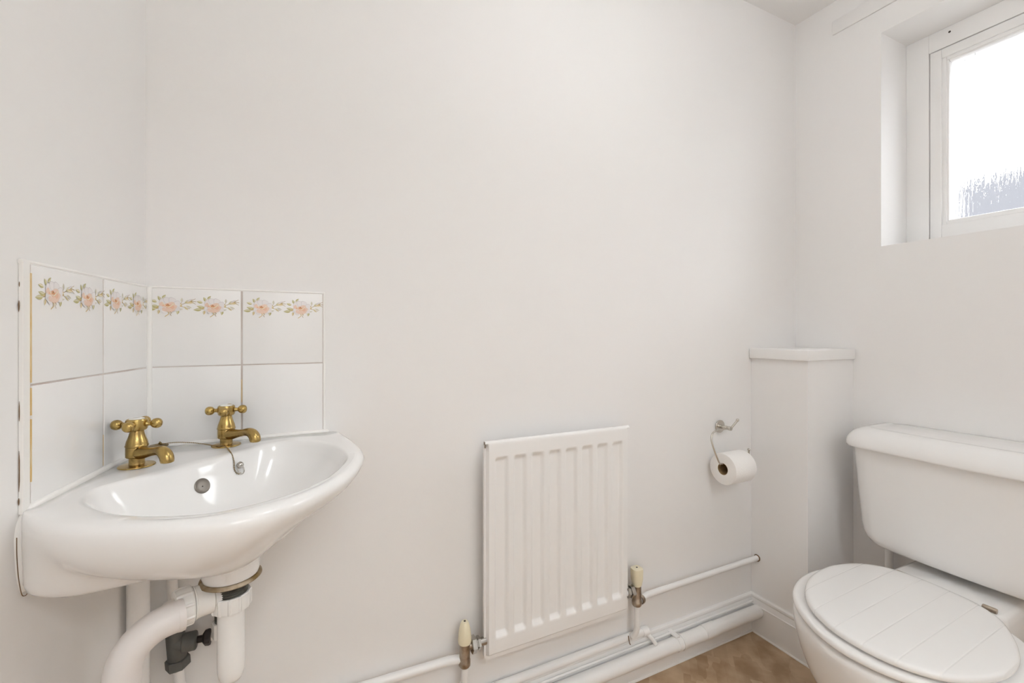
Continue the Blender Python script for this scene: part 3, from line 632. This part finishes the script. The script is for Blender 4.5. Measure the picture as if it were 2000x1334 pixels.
def corner(x, z):  # rounded lower corners
    r = .016
    for cx, s in ((RX0 + r, -1), (RX1 - r, 1)):
        if (x - cx) * s > 0 and z < RZ0 + r:
            dx, dz = x - cx, z - (RZ0 + r); l = math.hypot(dx, dz)
            if l > 1e-9:
                m = max(abs(dx), abs(dz)); q = r / 1.0 * m / r / l; return cx + dx * q, RZ0 + r + dz * q
    return x, z
G = []
for z in zs:
    row = []
    for x in xs:
        x2, z2 = corner(x, z); row.append(bm.verts.new((x2, RF + radh(x, z), z2)))
    G.append(row)
# rolled top
for k in range(1, 9):
    a = math.pi * k / 8; yy = RF + .007 * (1 - math.cos(a)); zz = RZ1 - .012 + .010 * math.sin(a)
    G.append([bm.verts.new((x, yy, zz)) for x in xs])
for r0, r1 in zip(G[:-1], G[1:]):
    for i in range(NX): bm.faces.new((r0[i], r0[i + 1], r1[i + 1], r1[i]))
# returns at sides and bottom, back sheet
back = [[bm.verts.new((corner(x, z)[0], RF + .0165, corner(x, z)[1])) for x in (xs[0], xs[-1])] for z in zs]
for i in range(len(zs) - 1):
    bm.faces.new((G[i][0], G[i + 1][0], back[i + 1][0], back[i][0])); bm.faces.new((G[i][-1], back[i][1], back[i + 1][1], G[i + 1][-1]))
bb = [bm.verts.new((corner(x, RZ0)[0], RF + .0165, corner(x, RZ0)[1])) for x in xs]
for i in range(NX): bm.faces.new((G[0][i], bb[i], bb[i + 1], G[0][i + 1]))
bmesh.ops.remove_doubles(bm, verts=bm.verts, dist=1e-5)
obj('front_panel', bm, 'gloss', rad, angle=50)
bm = B(); box(bm, RX0 + .004, RX1 - .004, RF + .016, RF + .022, RZ0 + .006, RZ1 - .016, .003); obj('back_panel', bm, 'gloss', rad)
bm = B()
bm.free()
for x in (RX0 + .07, RX1 - .07):
    bm = B(); box(bm, x - .015, x + .015, RF + .0215, YB, RZ0 + .08, RZ1 - .08, .001); obj('wall_bracket', bm, 'gloss', rad)
bm = B(); box(bm, RX0 + .0010, RX0 + .0022, RF + .0022, RF + .012, RZ1 - .019, RZ1 - .004); obj('end_slot', bm, 'valve_metal', rad)
# radiator valves
def valve(x, cap_top, cap_bot, body_bot, side, label, hexcap):
    v = thing('radiator_valve', label, 'valve', (x, 1.05, body_bot), 'radiator valves')
    y = 1.052; h = cap_top - cap_bot; bm = B()
    if hexcap:
        lathe(bm, [(0, cap_bot), (.0135, cap_bot), (.0150, cap_bot + .004), (.0182, cap_bot + .02), (.0190, cap_top - .008), (.0182, cap_top - .002), (.015, cap_top), (0, cap_top)], (x, y, 0), seg=48, fn=lambda a, i: (1 - .10 * (0.5 + .5 * math.cos(4 * a)) * (1 if i > 2 else 0)))
    else:
        lathe(bm, [(0, cap_bot), (.0160, cap_bot), (.0168, cap_bot + .006), (.0165, cap_bot + .015), (.0145, cap_bot + .032), (.0115, cap_bot + .045), (.0085, cap_top - .001), (.0055, cap_top), (0, cap_top)], (x, y, 0), seg=40)
    c = obj('valve_cap', bm, 'cream', v); c['label'] = 'cream plastic cap'
    bm = B(); lathe(bm, [(0, cap_top - .001), (.0028, cap_top - .001), (.0028, cap_top + .0006), (0, cap_top + .0006)], (x, y, 0), seg=12); obj('cap_screw', bm, 'dark', c)
    bm = B(); lathe(bm, [(0, cap_bot + .002), (.0120, cap_bot + .001), (.0132, cap_bot - .006), (.0132, body_bot + .016), (.0146, body_bot + .014), (.0146, body_bot + .004), (.0125, body_bot), (0, body_bot)], (x, y, 0), seg=32, fn=lambda a, i: 1 + (.03 * math.cos(8 * a) if i in (3, 4, 5) else 0))
    s = side
    tube(bm, [(x, y, cap_bot - .012), (x + s * .016, y, cap_bot - .012)], .0100, 18)
    b_ = obj('valve_body', bm, 'valve_metal', v, angle=35)
    bm = B(); xa = (x + s * .0155)
    lathe(bm, [(0, 0), (.0180, 0), (.0205, .002), (.0205, .012), (.0185, .0135), (.0140, .0140), (.0140, .017), (.0165, .0175), (.0165, .024), (.0130, .0250), (0, .0250)], (xa, y, cap_bot - .012), (s, 0, 0), 6); obj('union_nut', bm, 'steel', v, angle=20)
    end = RX0 if s > 0 else RX1
    bm = B(); tube(bm, [(xa + s * .024, y, cap_bot - .012), (end - s * -.006, y, cap_bot - .012)], .0100, 16); obj('union_tail', bm, 'steel' if s > 0 else 'pipe', v)
    return v
valve(.3775, .377, .324, .265, 1, 'radiator valve with a tall tapered cream cap at the left of the radiator', False)
valve(.9290, .385, .331, .270, -1, 'radiator valve with a squat faceted cream cap at the right of the radiator', True)

# ------------------------------------------------------------------ heating pipes
bm = B(); tube(bm, [(.02, 1.078, .281), (.10, 1.074, .281), (.34, 1.066, .281), (.3785, 1.056, .281)], .0107, 20); tag(obj('heating_pipe', bm, 'pipe'), 'white painted pipe running along the back wall left of the radiator', 'pipe', None)
bm = B(); tube(bm, smooth_path([(.3785, 1.054, .269), (.3785, 1.056, .235), (.377, 1.060, .215), (.366, 1.066, .200), (.34, 1.070, .192), (.28, 1.072, .185)], 6), .0092, 16); tag(obj('heating_pipe', bm, 'pipe'), 'short white bent pipe below the valve with the tall tapered cap', 'pipe')
hp2 = thing('heating_pipe', 'white painted pipe from the right of the radiator into the corner boxing', 'pipe', (1.2, 1.068, .278))
bm = B(); tube(bm, [(.945, 1.056, .279), (.985, 1.068, .279), (1.507, 1.070, .279)], .0093, 20); obj('pipe_run', bm, 'pipe', hp2)
bm = B(); lathe(bm, [(0, 0), (.0125, 0), (.0135, .002), (.0135, .010), (.0125, .012), (0, .012)], (.9455, 1.0565, .279), (.96, .27, 0), 20); obj('pipe_olive', bm, 'valve_metal', hp2)
bm = B(); lathe(bm, [(.0095, 0), (.0125, 0), (.0115, .0015), (.0095, .0015)], (1.5060, 1.070, .279), (-1, 0, 0), 20); obj('hole_gap', bm, 'crack', hp2)
bm = B(); tube(bm, smooth_path([(.929, 1.052, .274), (.930, 1.052, .235), (.931, 1.053, .205), (.929, 1.058, .182), (.925, 1.066, .167)], 6), .0088, 16)
dp = obj('drop_pipe', bm, 'pipe'); tag(dp, 'short white pipe dropping from the faceted-cap valve to the pipe above the skirting', 'pipe')
fp = thing('floor_pipe', 'white painted pipe resting on top of the skirting below the radiator, with a stopped end', 'pipe', (.5, 1.082, .156))
bm = B(); tube(bm, [(.02, 1.081, .158), (.992, 1.081, .158)], .0115, 22); obj('pipe_run', bm, 'pipe', fp)
bm = B(); lathe(bm, [(0, 0), (.0128, 0), (.0135, .0015), (.0135, .022), (.0120, .0235), (0, .0235)], (.974, 1.0805, .158), (1, 0, 0), 24); tube(bm, [(.990, 1.080, .153), (1.003, 1.064, .138), (1.010, 1.056, .124)], .0062, 14); obj('end_fitting', bm, 'pipe', fp)
bm = B(); tube(bm, smooth_path([(.911, 1.0690, .172), (.9115, 1.0672, .162), (.914, 1.0670, .150), (.918, 1.0680, .144)], 4), .0014, 6); obj('solder_stain', bm, 'crack', fp)
bm = B(); tube(bm, [(.02, 1.0785, .1225), (1.492, 1.0785, .1225)], .0036, 14); tag(obj('thin_pipe', bm, 'pipe'), 'thin white painted pipe in the gap between skirting and the thick floor-level pipe', 'pipe')
bg_ = thing('thick_pipe', 'thick white painted waste pipe running just above the floor along the skirting', 'pipe', (.6, 1.058, .1))
bm = B(); tube(bm, [(.02, 1.0575, .1025), (1.262, 1.0575, .0985)], .0212, 32); obj('pipe_run', bm, 'pipe', bg_)
bm = B(); tube(bm, [(1.262, 1.0575, .0985), (1.4935, 1.0575, .0965)], .0212, 32); obj('pipe_run', bm, 'pipe', bg_)
bm = B(); tube(bm, [(1.215, 1.0575, .0987), (1.2155, 1.0575, .0987), (1.268, 1.0575, .0985), (1.2685, 1.0575, .0985)], [.0214, .0230, .0230, .0214], 32); obj('pipe_socket', bm, 'pipe', bg_)
bm = B(); tube(bm, [(1.093, 1.0575, .099), (1.107, 1.0575, .099)], .0230, 32); tube(bm, [(1.1125, 1.0575, .099), (1.1185, 1.0575, .099)], .0242, 32); box(bm, 1.090, 1.106, 1.050, 1.088, .1195, .1265, .0015); obj('pipe_clip', bm, 'pipe', bg_, angle=35)
# ------------------------------------------------------------------ roll holder + roll
hd = thing('toilet_roll_holder', 'small wall-mounted nickel toilet roll holder with a bent wire arm', 'holder', (1.340, YB, .769))
bm = B(); lathe(bm, [(0, 0), (.0215, 0), (.0222, .001), (.0222, .0035), (.0212, .0045), (.0070, .0048), (.0065, .007), (.0062, .036), (.0075, .038), (.0078, .044), (.0065, .0475), (0, .048)], (1.340, YB - .0002, .768), (0, -1, 0), 36); obj('wall_plate', bm, 'nickel', hd, angle=35)
RYA = 1.030; RCX0, RCX1, RCZ, RR = 1.277, 1.378, .643, .052
bm = B()
arm = [(1.340, 1.0545, .768), (1.315, 1.0535, .768), (1.285, 1.052, .7675), (1.262, 1.050, .765), (1.247, 1.047, .757), (1.2405, 1.044, .743), (1.241, 1.041, .728), (1.248, 1.036, .700), (1.257, 1.032, .675), (1.2635, RYA, .663), (1.273, RYA, .6595), (1.30, RYA, .6588), (1.36, RYA, .6588), (1.395, RYA, .660), (1.405, RYA, .668), (1.407, RYA, .690)]
tube(bm, smooth_path(arm, 6), .0030, 14); obj('wire_arm', bm, 'nickel', hd)
bm = B(); bmesh.ops.create_uvsphere(bm, u_segments=18, v_segments=10, radius=.0050, matrix=Matrix.Translation((1.407, RYA, .693))); obj('arm_knob', bm, 'nickel', hd)
bm = B(); tube(bm, [(1.343, 1.050, .770), (1.352, 1.045, .782), (1.360, 1.040, .794)], .0036, 14); bmesh.ops.create_uvsphere(bm, u_segments=18, v_segments=10, radius=.0055, matrix=Matrix.Translation((1.362, 1.0395, .797))); obj('side_hook', bm, 'nickel', hd)
rl = thing('toilet_roll', 'white toilet roll hanging on the wire holder beside the boxing', 'toilet roll', (1.33, RYA, RCZ - RR))
bm = B(); L_ = RCX1 - RCX0
lathe(bm, [(.0195, 0), (RR - .004, 0), (RR - .0012, .0008), (RR, .004), (RR, L_ - .004), (RR - .0012, L_ - .0008), (RR - .004, L_), (.0195, L_)], (RCX0, RYA, RCZ), (1, 0, 0), 64, closed=True); obj('paper', bm, 'paper', rl, angle=50)
bm = B(); lathe(bm, [(.0183, .0005), (.0197, .0005), (.0197, L_ - .0005), (.0183, L_ - .0005)], (RCX0, RYA, RCZ), (1, 0, 0), 40, closed=True); c = obj('cardboard_core', bm, 'card', rl); c['label'] = 'brown cardboard core'

# ------------------------------------------------------------------ toilet
TY = .5655
toi = thing('toilet', 'white close-coupled toilet with a closed board-effect lid, under the window', 'toilet', (1.4, TY, FZ))
def ring_sup(xc, yc, ax_f, ax_b, ay, z, n=72, pf=2.2, pb=2.6):
    """egg outline, front towards -x"""
    r = []
    for k in range(n):
        a = 2 * math.pi * k / n; c, s = math.cos(a), math.sin(a)
        p = pb if c > 0 else pf; q = (abs(c) ** p + abs(s) ** p) ** (-1 / p)
        r.append(Vector((xc + (ax_b if c > 0 else ax_f) * c * q, yc + ay * s * q, z)))
    return r
SEAT = [(1.072, .548), (1.076, .588), (1.089, .627), (1.113, .669), (1.149, .712), (1.190, .744), (1.233, .765), (1.283, .779), (1.335, .784), (1.385, .778), (1.432, .757), (1.47, .72), (1.492, .665), (1.500, .60),
        (1.502, .53), (1.494, .455), (1.468, .403), (1.425, .368), (1.372, .350), (1.31, .343), (1.25, .348), (1.19, .368), (1.142, .402), (1.103, .447), (1.080, .497)]
LIDO = [(1.0885, .534), (1.0955, .594), (1.1260, .655), (1.166, .696), (1.219, .728), (1.265, .745), (1.314, .754), (1.355, .757), (1.395, .754), (1.459, .734), (1.503, .700), (1.526, .655),
        (1.531, .600), (1.526, .544), (1.514, .489), (1.483, .441), (1.427, .404), (1.374, .380), (1.322, .366), (1.255, .363), (1.197, .378), (1.150, .402), (1.119, .433), (1.096, .480)]
def outline(pts, n=6): return [(p.x, p.y) for p in smooth_path([(a, b, 0) for a, b in pts], n, True)]
def inset(P, d, z, sc_=1, c=(1.36, .565)):
    n = len(P); r = []
    for k in range(n):
        a, b = P[k - 1], P[(k + 1) % n]; dx, dy = b[0] - a[0], b[1] - a[1]; l = math.hypot(dx, dy)
        # outlines run clockwise seen from above: inward normal on the right
        x, y = P[k][0] + dy / l * d, P[k][1] - dx / l * d
        r.append(Vector((c[0] + (x - c[0]) * sc_, c[1] + (y - c[1]) * sc_, z)))
    return r
SO, LO = outline(SEAT), outline(LIDO)
# pan: from foot to rim
bm = B(); rings = []
for z, k, d in ((FZ, .56, 0), (.03, .56, 0), (.06, .55, 0), (.12, .60, 0), (.16, .69, 0), (.20, .79, 0), (.25, .885, 0), (.29, .94, 0), (.33, .978, 0), (.355, .992, 0), (.370, .996, 0), (.380, .994, .001), (.384, .988, .004), (.386, .97, .012), (.386, .8, .02)):
    rings.append(inset(SO, d, z, k))
loft(bm, rings); obj('pan', bm, 'ceramic', toi, angle=60)
# rear shelf carrying the cistern
bm = B(); rings = []
for z, g in ((.20, -.03), (.26, -.012), (.33, -.003), (.385, 0), (.402, -.002), (.409, -.006), (.411, -.013)):
    x0, x1, hw, r = 1.520 - g * .6, 1.765 + min(g, 0) * .2, .120 + g, .022
    pts = []
    for cx, cy, a0 in ((x1 - r, TY + hw - r, 0), (x0 + r, TY + hw * 1.02 - r, 90), (x0 + r, TY - hw * 1.02 + r, 180), (x1 - r, TY - hw + r, 270)):
        for j in range(7):
            a = math.radians(a0 + 15 * j); pts.append(Vector((cx + r * math.cos(a), cy + r * math.sin(a), z)))
    rings.append(pts)
loft(bm, rings); obj('cistern_shelf', bm, 'ceramic', toi, angle=50)
# seat and lid
def slab(P, z0, z1, e):
    return [inset(P, q, z0 + (z1 - z0) * dz) for dz, q in ((0, e * 1.8), (.10, e * .9), (.2, e * .2), (.35, 0), (.6, .0006), (.8, e * .35), (.93, e * .85), (1, e * 1.7))]
bm = B(); loft(bm, slab(SO, .3910, .4090, .0055)); obj('seat', bm, 'seat', toi, angle=60)
bm = B(); rs = slab(LO, .4130, .4295, .0055)
rs += [inset(LO, .02, .4305), inset(LO, .02, .4312, .78, (1.315, .561)), inset(LO, .02, .4315, .4, (1.315, .561))]
loft(bm, rs); obj('lid', bm, 'lid', toi, angle=60)
for s in (-1, 1):
    bm = B(); lathe(bm, [(0, 0), (.0055, 0), (.0065, .002), (.0065, .024), (.0055, .026), (0, .026)], (1.536, TY + s * .088 - .015, .4165), (0, 1, 0), 20); obj('hinge', bm, 'valve_metal', toi)
# cistern body
def cring(z, hw, x0, rc, n=10, bulge=.012, xb=XR - .004):
    pts = []
    for cy, a0 in ((TY + hw - rc, 90), (TY - hw + rc, 180)):
        for j in range(n + 1):
            a = math.radians(a0 + 90 * j / n); pts.append(Vector((x0 + rc + rc * math.cos(a), cy + rc * math.sin(a), z)))
        if a0 == 90:
            for j in range(1, 12):
                t = j / 12; y = (TY + hw - rc) * (1 - t) + (TY - hw + rc) * t; pts.append(Vector((x0, y, z)))
    r2 = .006
    for cy, a0, in ((TY - hw + r2, 270), (TY + hw - r2, 0)):
        for j in range(4):
            a = math.radians(a0 + 30 * j); pts.append(Vector((xb - r2 + r2 * math.cos(a), cy + r2 * math.sin(a), z)))
    # gentle bow of the front
    for p in pts:
        t = (p.y - TY) / hw; p.x -= bulge * (1 - t * t) * ss(xb, x0, p.x) if False else bulge * (1 - t * t) * (xb - p.x) / (xb - x0)
    return pts
bm = B(); rings = []
for z, hw, x0, rc in ((.4345, .155, 1.655, .05), (.4350, .185, 1.632, .055), (.4385, .205, 1.618, .055), (.446, .221, 1.611, .055), (.459, .231, 1.608, .055), (.475, .237, 1.607, .055), (.50, .2410, 1.606, .055), (.56, .2445, 1.602, .055), (.62, .2480, 1.597, .055), (.68, .2510, 1.592, .055), (.737, .2540, 1.588, .055)):
    rings.append(cring(z, hw, x0, rc))
loft(bm, rings); obj('cistern', bm, 'ceramic', toi, angle=60)
bm = B(); rings = []
for z, i in ((.7392, .012), (.7394, .004), (.7405, .001), (.745, 0), (.755, .0008), (.765, .004), (.775, .010), (.784, .018), (.791, .027), (.7960, .037), (.7985, .046), (.7990, .052), (.7980, .058), (.7985, .075), (.8005, .095)):
    rings.append(cring(z, .271 - i, 1.570 + i, .062 - min(i, .02), bulge=.014))
loft(bm, rings); obj('cistern_lid', bm, 'ceramic', toi, angle=60)
# small pipe behind the cistern
bm = B(); tube(bm, [(1.742, .774, FZ), (1.742, .774, .433)], .0110, 18); tag(obj('cistern_supply_pipe', bm, 'pipe'), 'short white vertical pipe on the right wall below the cistern', 'pipe')

# ------------------------------------------------------------------ ceiling lamp (above the view)
cl = thing('pendant_light', 'round opal glass globe hanging on a short cord above the middle of the room', 'ceiling light', (.75, .28, CZ))
bm = B(); lathe(bm, [(0, CZ - .0005), (.045, CZ - .0005), (.045, CZ - .012), (.03, CZ - .025), (0, CZ - .027)], (.75, .28, 0), seg=32); obj('ceiling_rose', bm, 'plastic', cl)
bm = B(); tube(bm, [(.75, .28, CZ - .02), (.75, .28, 2.135)], .004, 10); lathe(bm, [(0, 2.165), (.028, 2.163), (.034, 2.12), (.034, 2.105), (0, 2.105)], (.75, .28, 0), seg=28); obj('cord', bm, 'plastic', cl)
bm = B(); bmesh.ops.create_uvsphere(bm, u_segments=36, v_segments=20, radius=.095, matrix=Matrix.Translation((.75, .28, 2.03))); obj('lamp_globe', bm, 'lamp', cl)

pl_ = thing('added_fill_panel', 'large flat square fill light panel added out of view in the passage ceiling beyond the doorway', 'ceiling light', (.4, -1.2, CZ))  # unseen panel, added to fill the room with light from the doorway
bm = B(); box(bm, -.08, .98, -1.58, -.82, CZ - .03, CZ - .0005, .002); obj('fill_panel_frame', bm, 'plastic', pl_)
bm = B(); box(bm, -.05, .95, -1.55, -.85, CZ - .034, CZ - .0302); obj('fill_panel_diffuser', bm, 'fill_panel', pl_)
bpy.context.view_layer.update()
